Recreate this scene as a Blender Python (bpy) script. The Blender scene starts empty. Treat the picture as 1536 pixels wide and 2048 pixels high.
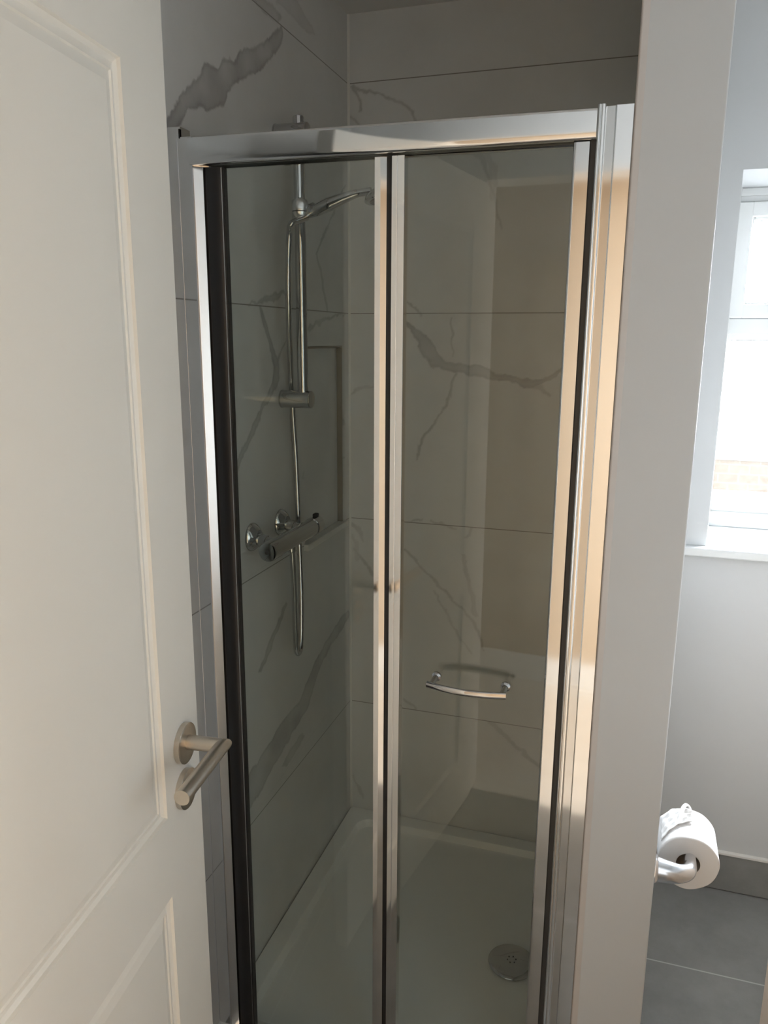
import bpy, bmesh, math, random
import numpy as np
from mathutils import Matrix, Vector

random.seed(4)
scene = bpy.context.scene
col = scene.collection
PI = math.pi

# ------------------------------------------------------------------ camera
cam_data = bpy.data.cameras.new('camera')
cam_data.sensor_fit = 'VERTICAL'
cam_data.sensor_height = 36.0
cam_data.lens = 36.0 * 1553.0 / 2048.0
cam_data.clip_start = 0.02
cam = bpy.data.objects.new('camera', cam_data)
col.objects.link(cam)
_r, _d, _f = ((0.95239294, 0.30482199, 0.00558886),
              (0.07203821, -0.20718957, -0.9756449),
              (-0.29624007, 0.92959993, -0.21928471))
cam.matrix_world = Matrix(((_r[0], -_d[0], -_f[0], 0.7956),
                           (_r[1], -_d[1], -_f[1], -2.1546),
                           (_r[2], -_d[2], -_f[2], 1.5461),
                           (0, 0, 0, 1)))
scene.camera = cam

# ------------------------------------------------------------------ daylight, sky, exposure
SKY = 84.0
world = bpy.data.worlds.new('sky')
scene.world = world
world.use_nodes = True
wt = world.node_tree
bg = wt.nodes['Background']
bg.inputs['Color'].default_value = (0.88, 0.94, 1.0, 1)
# the sky is brighter on the side the window faces (+y) than behind the house
_tc = wt.nodes.new('ShaderNodeTexCoord'); _sp = wt.nodes.new('ShaderNodeSeparateXYZ'); _mr = wt.nodes.new('ShaderNodeMapRange')
_mr.inputs['From Min'].default_value = -0.1; _mr.inputs['From Max'].default_value = 0.35
_mr.inputs['To Min'].default_value = 4.0; _mr.inputs['To Max'].default_value = SKY
wt.links.new(_tc.outputs['Generated'], _sp.inputs[0]); wt.links.new(_sp.outputs['Y'], _mr.inputs['Value'])
wt.links.new(_mr.outputs[0], bg.inputs['Strength'])

def area(name, loc, rot, sx, sy, power, color, portal=False):
    l = bpy.data.lights.new(name, 'AREA')
    l.shape = 'RECTANGLE'
    l.size, l.size_y, l.energy, l.color = sx, sy, power, color
    if portal:
        l.cycles.is_portal = True
    o = bpy.data.objects.new(name, l)
    o.location, o.rotation_euler = loc, rot
    col.objects.link(o)
    return o

# daylight portal in the window opening, facing into the room
area('window_portal', (1.3625, 0.375, 1.466), (-PI / 2, 0, 0), 0.71, 0.95, 1, (1, 1, 1), True)

# added warm fill light from the unseen right-hand end of the hall
HALL_W = 24
area('hall_side_fill', (2.54, -2.50, 0.75), (0, PI / 2, 0), 1.30, 0.70, HALL_W, (1.0, 0.93, 0.83))

scene.view_settings.view_transform = 'Standard'
scene.view_settings.look = 'None'
scene.view_settings.gamma = 1
scene.view_settings.use_curve_mapping = False
scene.view_settings.exposure = 0.12
scene.cycles.use_denoising = True
scene.cycles.max_bounces = 14
scene.cycles.diffuse_bounces = 7
scene.cycles.glossy_bounces = 7
scene.cycles.transparent_max_bounces = 24
scene.cycles.caustics_reflective = False
scene.cycles.caustics_refractive = False
scene.cycles.sample_clamp_indirect = 6.0

# ------------------------------------------------------------------ helpers
def tag(o, label=None, cat=None, group=None, kind=None):
    if label: o['label'] = label
    if cat: o['category'] = cat
    if group: o['group'] = group
    if kind: o['kind'] = kind
    return o

def empty(name, loc, label, cat, rz=0, kind=None):
    o = bpy.data.objects.new(name, None)
    o.empty_display_size = 0.1
    o.location = loc
    o.rotation_euler = (0, 0, rz)
    col.objects.link(o)
    return tag(o, label, cat, kind=kind)

class MB:
    """collects shapes; build() links them as one mesh object"""
    def __init__(s): s.bm = bmesh.new()
    def merge(s, b, mat=None):
        me = bpy.data.meshes.new('t'); b.to_mesh(me); b.free()
        if mat is not None: me.transform(mat)
        s.bm.from_mesh(me); bpy.data.meshes.remove(me)
        return s
    def box(s, x0, x1, y0, y1, z0, z1, bev=0.0, seg=2, mat=None):
        b = bmesh.new()
        bmesh.ops.create_cube(b, size=1)
        for v in b.verts:
            v.co = ((x0 + x1) / 2 + v.co.x * (x1 - x0), (y0 + y1) / 2 + v.co.y * (y1 - y0), (z0 + z1) / 2 + v.co.z * (z1 - z0))
        if bev:
            bmesh.ops.bevel(b, geom=b.edges[:], offset=bev, segments=seg, profile=0.5, affect='EDGES')
        return s.merge(b, mat)
    def prism(s, pts, a, b_, axis='z', mat=None):
        """closed 2-D outline extruded along an axis: z -> (x,y), x -> (y,z), y -> (x,z)"""
        b = bmesh.new()
        def P(p, t):
            return {'z': (p[0], p[1], t), 'x': (t, p[0], p[1]), 'y': (p[0], t, p[1])}[axis]
        v0 = [b.verts.new(P(p, a)) for p in pts]
        v1 = [b.verts.new(P(p, b_)) for p in pts]
        n = len(pts)
        b.faces.new(v0); b.faces.new(v1[::-1])
        for i in range(n):
            b.faces.new((v0[i], v1[i], v1[(i + 1) % n], v0[(i + 1) % n]))
        bmesh.ops.recalc_face_normals(b, faces=b.faces[:])
        return s.merge(b, mat)
    def lathe(s, prof, origin, axis, n=40):
        """prof = [(radius, height along axis)]"""
        b = bmesh.new()
        ax = Vector(axis).normalized()
        q = Vector((0, 0, 1)).rotation_difference(ax).to_matrix().to_4x4()
        rings = []
        for r, h in prof:
            if r < 1e-6: rings.append([b.verts.new((0, 0, h))])
            else: rings.append([b.verts.new((r * math.cos(2 * PI * i / n), r * math.sin(2 * PI * i / n), h)) for i in range(n)])
        for A, B in zip(rings, rings[1:]):
            for i in range(n):
                j = (i + 1) % n
                if len(A) == 1 and len(B) == 1: continue
                if len(A) == 1: b.faces.new((A[0], B[i], B[j]))
                elif len(B) == 1: b.faces.new((A[i], A[j], B[0]))
                else: b.faces.new((A[i], A[j], B[j], B[i]))
        if len(rings[0]) > 1: b.faces.new(rings[0][::-1])
        if len(rings[-1]) > 1: b.faces.new(rings[-1])
        bmesh.ops.recalc_face_normals(b, faces=b.faces[:])
        return s.merge(b, Matrix.Translation(origin) @ q)
    def tube(s, path, r, n=20, sx=1.0, sy=1.0, up=(0, 0, 1), caps=True):
        """r = radius or list of radii; sx, sy squash the section"""
        b = bmesh.new()
        P = [Vector(p) for p in path]
        R = r if isinstance(r, (list, tuple)) else [r] * len(P)
        rings = []
        T0 = None
        for i, p in enumerate(P):
            t = (P[min(i + 1, len(P) - 1)] - P[max(i - 1, 0)]).normalized()
            if T0 is None:
                u = Vector(up)
                if abs(u.dot(t)) > 0.95: u = Vector((1, 0, 0))
                u = (u - t * u.dot(t)).normalized()
            else:
                u = T0.rotation_difference(t) @ u
                u = (u - t * u.dot(t)).normalized()
            T0 = t
            w = t.cross(u)
            rings.append([b.verts.new(p + (w * math.cos(2 * PI * k / n) * sx + u * math.sin(2 * PI * k / n) * sy) * R[i]) for k in range(n)])
        for A, B in zip(rings, rings[1:]):
            for k in range(n):
                b.faces.new((A[k], A[(k + 1) % n], B[(k + 1) % n], B[k]))
        if caps:
            b.faces.new(rings[0][::-1]); b.faces.new(rings[-1])
        bmesh.ops.recalc_face_normals(b, faces=b.faces[:])
        return s.merge(b)
    def build(s, name, mat, parent=None, smooth=35, label=None):
        me = bpy.data.meshes.new(name)
        s.bm.to_mesh(me); s.bm.free()
        if mat: me.materials.append(mat)
        if smooth:
            me.shade_smooth()
            me.set_sharp_from_angle(angle=math.radians(smooth))
        o = bpy.data.objects.new(name, me)
        col.objects.link(o)
        if smooth:
            wn = o.modifiers.new('weighted_normals', 'WEIGHTED_NORMAL'); wn.keep_sharp = True; wn.weight = 60
        if parent:
            o.parent = parent
        if label: o['label'] = label
        return o

def spline(pts, n=14):
    P = [Vector(p) for p in pts]
    P = [P[0] * 2 - P[1]] + P + [P[-1] * 2 - P[-2]]
    out = []
    for i in range(1, len(P) - 2):
        for k in range(n):
            t = k / n
            a, b, c, d = P[i - 1], P[i], P[i + 1], P[i + 2]
            out.append(0.5 * ((2 * b) + (c - a) * t + (2 * a - 5 * b + 4 * c - d) * t * t + (3 * b - a - 3 * c + d) * t ** 3))
    out.append(P[-2])
    return out

def arc(cx, cy, r, a0, a1, n=8, ry=None):
    return [(cx + r * math.cos(math.radians(a0 + (a1 - a0) * i / n)), cy + (ry or r) * math.sin(math.radians(a0 + (a1 - a0) * i / n))) for i in range(n + 1)]

# ------------------------------------------------------------------ materials
def mat(name, color, rough=0.5, metal=0.0, spec=0.5, noise=None, bump=None, coat=0.0, ior=None):
    m = bpy.data.materials.new(name)
    m.use_nodes = True
    nt = m.node_tree
    b = nt.nodes['Principled BSDF']
    b.inputs['Base Color'].default_value = (*color, 1)
    b.inputs['Roughness'].default_value = rough
    b.inputs['Metallic'].default_value = metal
    b.inputs['Specular IOR Level'].default_value = spec
    b.inputs['Coat Weight'].default_value = coat
    tc = nt.nodes.new('ShaderNodeTexCoord')
    if noise:
        sc, amt = noise
        n = nt.nodes.new('ShaderNodeTexNoise'); n.inputs['Scale'].default_value = sc; n.inputs['Detail'].default_value = 5
        nt.links.new(tc.outputs['Object'], n.inputs['Vector'])
        r = nt.nodes.new('ShaderNodeMix'); r.data_type = 'RGBA'
        r.inputs[6].default_value = (*[c * (1 - amt) for c in color], 1)
        r.inputs[7].default_value = (*[min(1, c * (1 + amt)) for c in color], 1)
        nt.links.new(n.outputs['Fac'], r.inputs[0]); nt.links.new(r.outputs[2], b.inputs['Base Color'])
    if bump:
        sc, st, dist = bump
        n = nt.nodes.new('ShaderNodeTexNoise'); n.inputs['Scale'].default_value = sc; n.inputs['Detail'].default_value = 3
        nt.links.new(tc.outputs['Object'], n.inputs['Vector'])
        bp = nt.nodes.new('ShaderNodeBump'); bp.inputs['Strength'].default_value = st; bp.inputs['Distance'].default_value = dist
        nt.links.new(n.outputs['Fac'], bp.inputs['Height']); nt.links.new(bp.outputs['Normal'], b.inputs['Normal'])
    return m

M = {}
M['door_paint'] = mat('door_paint', (0.80, 0.785, 0.73), 0.38, noise=(6, 0.015), bump=(60, 0.05, 0.001))
M['front_paint'] = mat('front_paint', (0.80, 0.795, 0.775), 0.5, noise=(3, 0.02))
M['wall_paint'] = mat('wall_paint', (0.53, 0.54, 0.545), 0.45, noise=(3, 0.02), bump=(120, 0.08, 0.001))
M['ceiling_paint'] = mat('ceiling_paint', (0.64, 0.635, 0.62), 0.7, noise=(3, 0.02))
M['hall_paint'] = mat('hall_paint', (0.60, 0.49, 0.365), 0.6, noise=(2, 0.03))
M['white_gloss'] = mat('white_gloss', (0.82, 0.81, 0.78), 0.3, noise=(8, 0.01))
M['upvc'] = mat('upvc', (0.66, 0.67, 0.665), 0.28, noise=(10, 0.01))
M['chrome'] = mat('chrome', (0.82, 0.82, 0.815), 0.07, 1.0, noise=(30, 0.01))
M['polished_chrome'] = mat('polished_chrome', (0.60, 0.60, 0.60), 0.05, 1.0, noise=(30, 0.01))
M['satin_chrome'] = mat('satin_chrome', (0.82, 0.83, 0.86), 0.22, 1.0, noise=(30, 0.02))
M['satin_aluminium'] = mat('satin_aluminium', (0.66, 0.66, 0.65), 0.24, 1.0, noise=(40, 0.02))
M['nickel'] = mat('brushed_nickel', (0.60, 0.55, 0.48), 0.33, 1.0, noise=(90, 0.06))
M['gasket'] = mat('black_gasket', (0.012, 0.012, 0.013), 0.45, noise=(40, 0.1))
M['stile_reflection'] = mat('black_reflection', (0.02, 0.02, 0.022), 0.36, 0.0, spec=0.6, noise=(30, 0.02))  # dark reflection in the chrome hinge stile, put into its base colour
M['caulk'] = mat('caulk', (0.52, 0.485, 0.46), 0.4, noise=(30, 0.03))
M['grey_seal'] = mat('grey_seal', (0.30, 0.31, 0.31), 0.5, noise=(30, 0.03))
M['dark_gasket'] = mat('grey_gasket', (0.06, 0.06, 0.06), 0.4, noise=(40, 0.1))
M['acrylic'] = mat('white_acrylic', (0.82, 0.83, 0.82), 0.25, noise=(5, 0.01))
M['silicone'] = mat('silicone', (0.70, 0.69, 0.66), 0.4, noise=(20, 0.02))
M['paper'] = mat('tissue_paper', (0.80, 0.785, 0.775), 0.95, spec=0.1, noise=(40, 0.015), bump=(220, 0.25, 0.001))
M['card'] = mat('cardboard', (0.55, 0.47, 0.38), 0.9, spec=0.1, noise=(60, 0.05))
M['cream'] = mat('cream_lacquer', (0.80, 0.66, 0.53), 0.4, noise=(5, 0.02))
M['lamp'] = mat('opal_glass', (0.9, 0.88, 0.84), 0.4)
M['stone_top'] = mat('stone_top', (0.70, 0.66, 0.60), 0.25, noise=(18, 0.06))

def brick_mat():
    m = bpy.data.materials.new('sandy_brick'); m.use_nodes = True
    nt = m.node_tree; b = nt.nodes['Principled BSDF']; b.inputs['Roughness'].default_value = 0.9
    tc = nt.nodes.new('ShaderNodeTexCoord'); mp = nt.nodes.new('ShaderNodeMapping')
    mp.inputs['Rotation'].default_value = (PI / 2, 0, 0)
    br = nt.nodes.new('ShaderNodeTexBrick'); br.inputs['Scale'].default_value = 4.4
    br.inputs['Color1'].default_value = (0.085, 0.062, 0.043, 1); br.inputs['Color2'].default_value = (0.10, 0.075, 0.052, 1)
    br.inputs['Mortar'].default_value = (0.11, 0.09, 0.07, 1)
    nt.links.new(tc.outputs['Object'], mp.inputs['Vector']); nt.links.new(mp.outputs['Vector'], br.inputs['Vector'])
    nt.links.new(br.outputs['Color'], b.inputs['Base Color'])
    return m
M['brick'] = brick_mat()

def glass_mat(name, tint, refl=1.0, veil=0.0, veil_col=(1, 1, 1)):
    """thin architectural pane: fresnel reflection over a tinted see-through body"""
    m = bpy.data.materials.new(name); m.use_nodes = True
    nt = m.node_tree; nt.nodes.remove(nt.nodes['Principled BSDF'])
    out = nt.nodes['Material Output']
    tr = nt.nodes.new('ShaderNodeBsdfTransparent'); tr.inputs['Color'].default_value = (*tint, 1)
    gl = nt.nodes.new('ShaderNodeBsdfGlossy'); gl.inputs['Roughness'].default_value = 0.0
    gl.inputs['Color'].default_value = (refl, refl, refl, 1)
    fr = nt.nodes.new('ShaderNodeFresnel'); fr.inputs['IOR'].default_value = 1.5
    ge = nt.nodes.new('ShaderNodeNewGeometry'); io = nt.nodes.new('ShaderNodeMath'); io.operation = 'MULTIPLY_ADD'
    io.inputs[1].default_value = 1 / 1.5 - 1.5; io.inputs[2].default_value = 1.5      # same reflectance from either side of the thin pane
    nt.links.new(ge.outputs['Backfacing'], io.inputs[0]); nt.links.new(io.outputs[0], fr.inputs['IOR'])
    mx = nt.nodes.new('ShaderNodeMixShader')
    body = tr.outputs[0]
    if veil:
        tl = nt.nodes.new('ShaderNodeBsdfTranslucent'); tl.inputs['Color'].default_value = (*veil_col, 1)
        ns = nt.nodes.new('ShaderNodeTexNoise'); ns.inputs['Scale'].default_value = 90
        tc = nt.nodes.new('ShaderNodeTexCoord'); nt.links.new(tc.outputs['Object'], ns.inputs['Vector'])
        ml = nt.nodes.new('ShaderNodeMath'); ml.operation = 'MULTIPLY'; ml.inputs[1].default_value = veil * 2
        nt.links.new(ns.outputs['Fac'], ml.inputs[0])
        m2 = nt.nodes.new('ShaderNodeMixShader')
        nt.links.new(ml.outputs[0], m2.inputs[0]); nt.links.new(tr.outputs[0], m2.inputs[1]); nt.links.new(tl.outputs[0], m2.inputs[2])
        body = m2.outputs[0]
    nt.links.new(fr.outputs[0], mx.inputs[0]); nt.links.new(body, mx.inputs[1]); nt.links.new(gl.outputs[0], mx.inputs[2])
    nt.links.new(mx.outputs[0], out.inputs['Surface'])
    return m
M['shower_glass'] = glass_mat('shower_glass', (0.945, 0.968, 0.95))
M['obscure_glass'] = glass_mat('obscure_glass', (0.97, 0.97, 0.97), veil=0.004)

def floor_mat():
    m = bpy.data.materials.new('slate_floor_tile'); m.use_nodes = True
    nt = m.node_tree; b = nt.nodes['Principled BSDF']; b.inputs['Roughness'].default_value = 0.38
    g = nt.nodes.new('ShaderNodeNewGeometry'); sp = nt.nodes.new('ShaderNodeSeparateXYZ')
    nt.links.new(g.outputs['Position'], sp.inputs[0])
    def line(outp, off, pitch, half):
        a = nt.nodes.new('ShaderNodeMath'); a.operation = 'SUBTRACT'; a.inputs[1].default_value = off; nt.links.new(outp, a.inputs[0])
        w = nt.nodes.new('ShaderNodeMath'); w.operation = 'PINGPONG'; w.inputs[1].default_value = pitch / 2; nt.links.new(a.outputs[0], w.inputs[0])
        c = nt.nodes.new('ShaderNodeMath'); c.operation = 'LESS_THAN'; c.inputs[1].default_value = half; nt.links.new(w.outputs[0], c.inputs[0])
        return c.outputs[0]
    mx = nt.nodes.new('ShaderNodeMath'); mx.operation = 'MAXIMUM'
    nt.links.new(line(sp.outputs['X'], 0.70, 0.6, 0.002), mx.inputs[0]); nt.links.new(line(sp.outputs['Y'], -0.34, 0.6, 0.002), mx.inputs[1])
    n = nt.nodes.new('ShaderNodeTexNoise'); n.inputs['Scale'].default_value = 7; n.inputs['Detail'].default_value = 8; n.inputs['Roughness'].default_value = 0.7
    nt.links.new(g.outputs['Position'], n.inputs['Vector'])
    cr = nt.nodes.new('ShaderNodeValToRGB')
    cr.color_ramp.elements[0].position = 0.3; cr.color_ramp.elements[0].color = (0.18, 0.182, 0.178, 1)
    cr.color_ramp.elements[1].position = 0.75; cr.color_ramp.elements[1].color = (0.25, 0.25, 0.244, 1)
    nt.links.new(n.outputs['Fac'], cr.inputs[0])
    mc = nt.nodes.new('ShaderNodeMix'); mc.data_type = 'RGBA'; mc.inputs[7].default_value = (0.42, 0.42, 0.41, 1)
    nt.links.new(mx.outputs[0], mc.inputs[0]); nt.links.new(cr.outputs[0], mc.inputs[6]); nt.links.new(mc.outputs[2], b.inputs['Base Color'])
    return m
M['floor_tile'] = floor_mat()

def plank_mat():
    m = bpy.data.materials.new('hall_boards'); m.use_nodes = True
    nt = m.node_tree; b = nt.nodes['Principled BSDF']; b.inputs['Roughness'].default_value = 0.4
    tc = nt.nodes.new('ShaderNodeTexCoord'); br = nt.nodes.new('ShaderNodeTexBrick')
    br.inputs['Scale'].default_value = 1.0; br.inputs['Brick Width'].default_value = 1.2; br.inputs['Row Height'].default_value = 0.15; br.inputs['Mortar Size'].default_value = 0.003
    br.inputs['Color1'].default_value = (0.76, 0.73, 0.68, 1); br.inputs['Color2'].default_value = (0.79, 0.76, 0.71, 1); br.inputs['Mortar'].default_value = (0.55, 0.51, 0.46, 1)
    nt.links.new(tc.outputs['Object'], br.inputs['Vector']); nt.links.new(br.outputs['Color'], b.inputs['Base Color'])
    return m
M['boards'] = plank_mat()

TILE_Z = 1.6123      # height of one horizontal grout line; rows are 0.6 m high
def marble_mat():
    m = bpy.data.materials.new('veined_marble_tile'); m.use_nodes = True
    nt = m.node_tree; b = nt.nodes['Principled BSDF']
    b.inputs['Roughness'].default_value = 0.13
    g = nt.nodes.new('ShaderNodeNewGeometry')
    at = nt.nodes.new('ShaderNodeAttribute'); at.attribute_name = 'vein'
    n = nt.nodes.new('ShaderNodeTexNoise'); n.inputs['Scale'].default_value = 2.2; n.inputs['Detail'].default_value = 6; n.inputs['Roughness'].default_value = 0.6
    nt.links.new(g.outputs['Position'], n.inputs['Vector'])
    cr = nt.nodes.new('ShaderNodeValToRGB')
    cr.color_ramp.elements[0].position = 0.35; cr.color_ramp.elements[0].color = (0.60, 0.605, 0.595, 1)
    cr.color_ramp.elements[1].position = 0.62; cr.color_ramp.elements[1].color = (0.675, 0.68, 0.67, 1)
    nt.links.new(n.outputs['Fac'], cr.inputs[0])
    n2 = nt.nodes.new('ShaderNodeTexNoise'); n2.inputs['Scale'].default_value = 30; n2.inputs['Detail'].default_value = 4
    nt.links.new(g.outputs['Position'], n2.inputs['Vector'])
    vr = nt.nodes.new('ShaderNodeMix'); vr.data_type = 'RGBA'
    vr.inputs[6].default_value = (0.30, 0.295, 0.29, 1); vr.inputs[7].default_value = (0.42, 0.41, 0.40, 1)
    nt.links.new(n2.outputs['Fac'], vr.inputs[0])
    mv = nt.nodes.new('ShaderNodeMix'); mv.data_type = 'RGBA'
    nt.links.new(at.outputs['Fac'], mv.inputs[0]); nt.links.new(cr.outputs[0], mv.inputs[6]); nt.links.new(vr.outputs[2], mv.inputs[7])
    sp = nt.nodes.new('ShaderNodeSeparateXYZ'); nt.links.new(g.outputs['Position'], sp.inputs[0])
    a = nt.nodes.new('ShaderNodeMath'); a.operation = 'SUBTRACT'; a.inputs[1].default_value = TILE_Z; nt.links.new(sp.outputs['Z'], a.inputs[0])
    w = nt.nodes.new('ShaderNodeMath'); w.operation = 'PINGPONG'; w.inputs[1].default_value = 0.3; nt.links.new(a.outputs[0], w.inputs[0])
    c = nt.nodes.new('ShaderNodeMath'); c.operation = 'LESS_THAN'; c.inputs[1].default_value = 0.0013; nt.links.new(w.outputs[0], c.inputs[0])
    mg = nt.nodes.new('ShaderNodeMix'); mg.data_type = 'RGBA'; mg.inputs[7].default_value = (0.23, 0.22, 0.20, 1)
    nt.links.new(c.outputs[0], mg.inputs[0]); nt.links.new(mv.outputs[2], mg.inputs[6])
    nt.links.new(mg.outputs[2], b.inputs['Base Color'])
    rr = nt.nodes.new('ShaderNodeMath'); rr.operation = 'MULTIPLY_ADD'; rr.inputs[1].default_value = 0.5; rr.inputs[2].default_value = 0.13
    nt.links.new(c.outputs[0], rr.inputs[0]); nt.links.new(rr.outputs[0], b.inputs['Roughness'])
    return m
M['marble'] = marble_mat()

# ------------------------------------------------------------------ marble walls: a fine mesh carries the vein pattern
def vnoise(x, y, s, seed):
    rng = np.random.RandomState(seed); g = rng.rand(64, 64)
    u, v = x * s, y * s
    i, j = np.floor(u).astype(int), np.floor(v).astype(int)
    fu, fv = u - i, v - j
    fu, fv = fu * fu * (3 - 2 * fu), fv * fv * (3 - 2 * fv)
    G = lambda a, b: g[a % 64, b % 64]
    return (G(i, j) * (1 - fu) + G(i + 1, j) * fu) * (1 - fv) + (G(i, j + 1) * (1 - fu) + G(i + 1, j + 1) * fu) * fv - 0.5

def vein_value(U, V, veins):
    """U, V flat arrays of wall coordinates -> vein strength 0..1"""
    out = np.zeros(U.shape)
    du = vnoise(U, V, 45, 1) * 0.010 + vnoise(U, V, 130, 2) * 0.005 + vnoise(U, V, 14, 5) * 0.008
    dv = vnoise(U, V, 45, 3) * 0.010 + vnoise(U, V, 130, 4) * 0.005 + vnoise(U, V, 14, 6) * 0.008
    Uq, Vq = U + du, V + dv
    for st, P in veins:
        P = np.array(P)
        lo, hi = P.min(0) - 0.02, P.max(0) + 0.02
        k = np.where((Uq > lo[0]) & (Uq < hi[0]) & (Vq > lo[1]) & (Vq < hi[1]))[0]
        if not len(k): continue
        x, y = Uq[k], Vq[k]
        inside = np.zeros(len(k), bool); dist = np.full(len(k), 9.0)
        for (ax, ay), (bx, by) in zip(P, np.roll(P, -1, 0)):
            cond = (ay > y) != (by > y)
            with np.errstate(divide='ignore', invalid='ignore'):
                xi = (bx - ax) * (y - ay) / ((by - ay) if by != ay else 1e-12) + ax
            inside ^= cond & (x < xi)
            L = (bx - ax) ** 2 + (by - ay) ** 2 + 1e-12
            t = np.clip(((x - ax) * (bx - ax) + (y - ay) * (by - ay)) / L, 0, 1)
            dist = np.minimum(dist, np.hypot(x - ax - t * (bx - ax), y - ay - t * (by - ay)))
        sd = np.where(inside, dist, -dist)
        body = np.clip((sd + 0.002) / 0.004, 0, 1)
        rim = np.exp(-(np.maximum(sd, 0) / 0.006) ** 2) * body
        cloud = 0.62 + 0.5 * vnoise(x, y, 22, 9)
        val = st * np.clip(body * cloud + 0.35 * rim, 0, 1)
        out[k] = np.maximum(out[k], val)
    return out

def tile_sheet(name, us, vs, place, veins, hole=None, flip=False, extra=None):
    """grid of quads on a wall; place(U,V) -> xyz; hole=(u0,u1,v0,v1) left open; extra(bm) adds closed backing"""
    nu, nv = len(us), len(vs)
    U, V = np.meshgrid(us, vs, indexing='ij'); U, V = U.ravel(), V.ravel()
    co = place(U, V)
    I, J = np.meshgrid(np.arange(nu - 1), np.arange(nv - 1), indexing='ij'); I, J = I.ravel(), J.ravel()
    if hole:
        cu, cv = (us[I] + us[I + 1]) / 2, (vs[J] + vs[J + 1]) / 2
        keep = ~((cu > hole[0]) & (cu < hole[1]) & (cv > hole[2]) & (cv < hole[3])); I, J = I[keep], J[keep]
    q = np.stack([I * nv + J, (I + 1) * nv + J, (I + 1) * nv + J + 1, I * nv + J + 1], 1)
    if flip: q = q[:, ::-1]
    bmx = bmesh.new()
    if extra: extra(bmx)
    me2 = bpy.data.meshes.new('t'); bmx.to_mesh(me2); bmx.free()
    eco = np.array([v.co[:] for v in me2.vertices]).reshape(-1, 3)
    eq = np.array([list(p.vertices) for p in me2.polygons]).reshape(-1, 4) + len(co)
    bpy.data.meshes.remove(me2)
    vein = np.concatenate([vein_value(U, V, veins), np.zeros(len(eco))])
    co = np.concatenate([co, eco]); q = np.concatenate([q, eq])
    me = bpy.data.meshes.new(name)
    me.vertices.add(len(co)); me.vertices.foreach_set('co', co.astype(np.float32).ravel())
    me.loops.add(len(q) * 4); me.loops.foreach_set('vertex_index', q.astype(np.int32).ravel())
    me.polygons.add(len(q)); me.polygons.foreach_set('loop_start', (np.arange(len(q)) * 4).astype(np.int32))
    me.update(calc_edges=True)
    me.shade_flat()
    a = me.attributes.new('vein', 'FLOAT', 'POINT'); a.data.foreach_set('value', vein.astype(np.float32))
    me.materials.append(M['marble'])
    o = bpy.data.objects.new(name, me); col.objects.link(o)
    return o

def bm_box(b, x0, x1, y0, y1, z0, z1):
    vs = [b.verts.new(p) for p in ((x0, y0, z0), (x1, y0, z0), (x1, y1, z0), (x0, y1, z0), (x0, y0, z1), (x1, y0, z1), (x1, y1, z1), (x0, y1, z1))]
    for f in ((3, 2, 1, 0), (4, 5, 6, 7), (0, 1, 5, 4), (1, 2, 6, 5), (2, 3, 7, 6), (3, 0, 4, 7)): b.faces.new([vs[i] for i in f])

def ticks(lo, hi, step, marks=()):
    a = list(np.arange(lo, hi, step)) + [hi]
    a = [x for x in a if all(abs(x - m) > step * 0.4 for m in marks)] + list(marks)
    return np.array(sorted(a))

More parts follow.
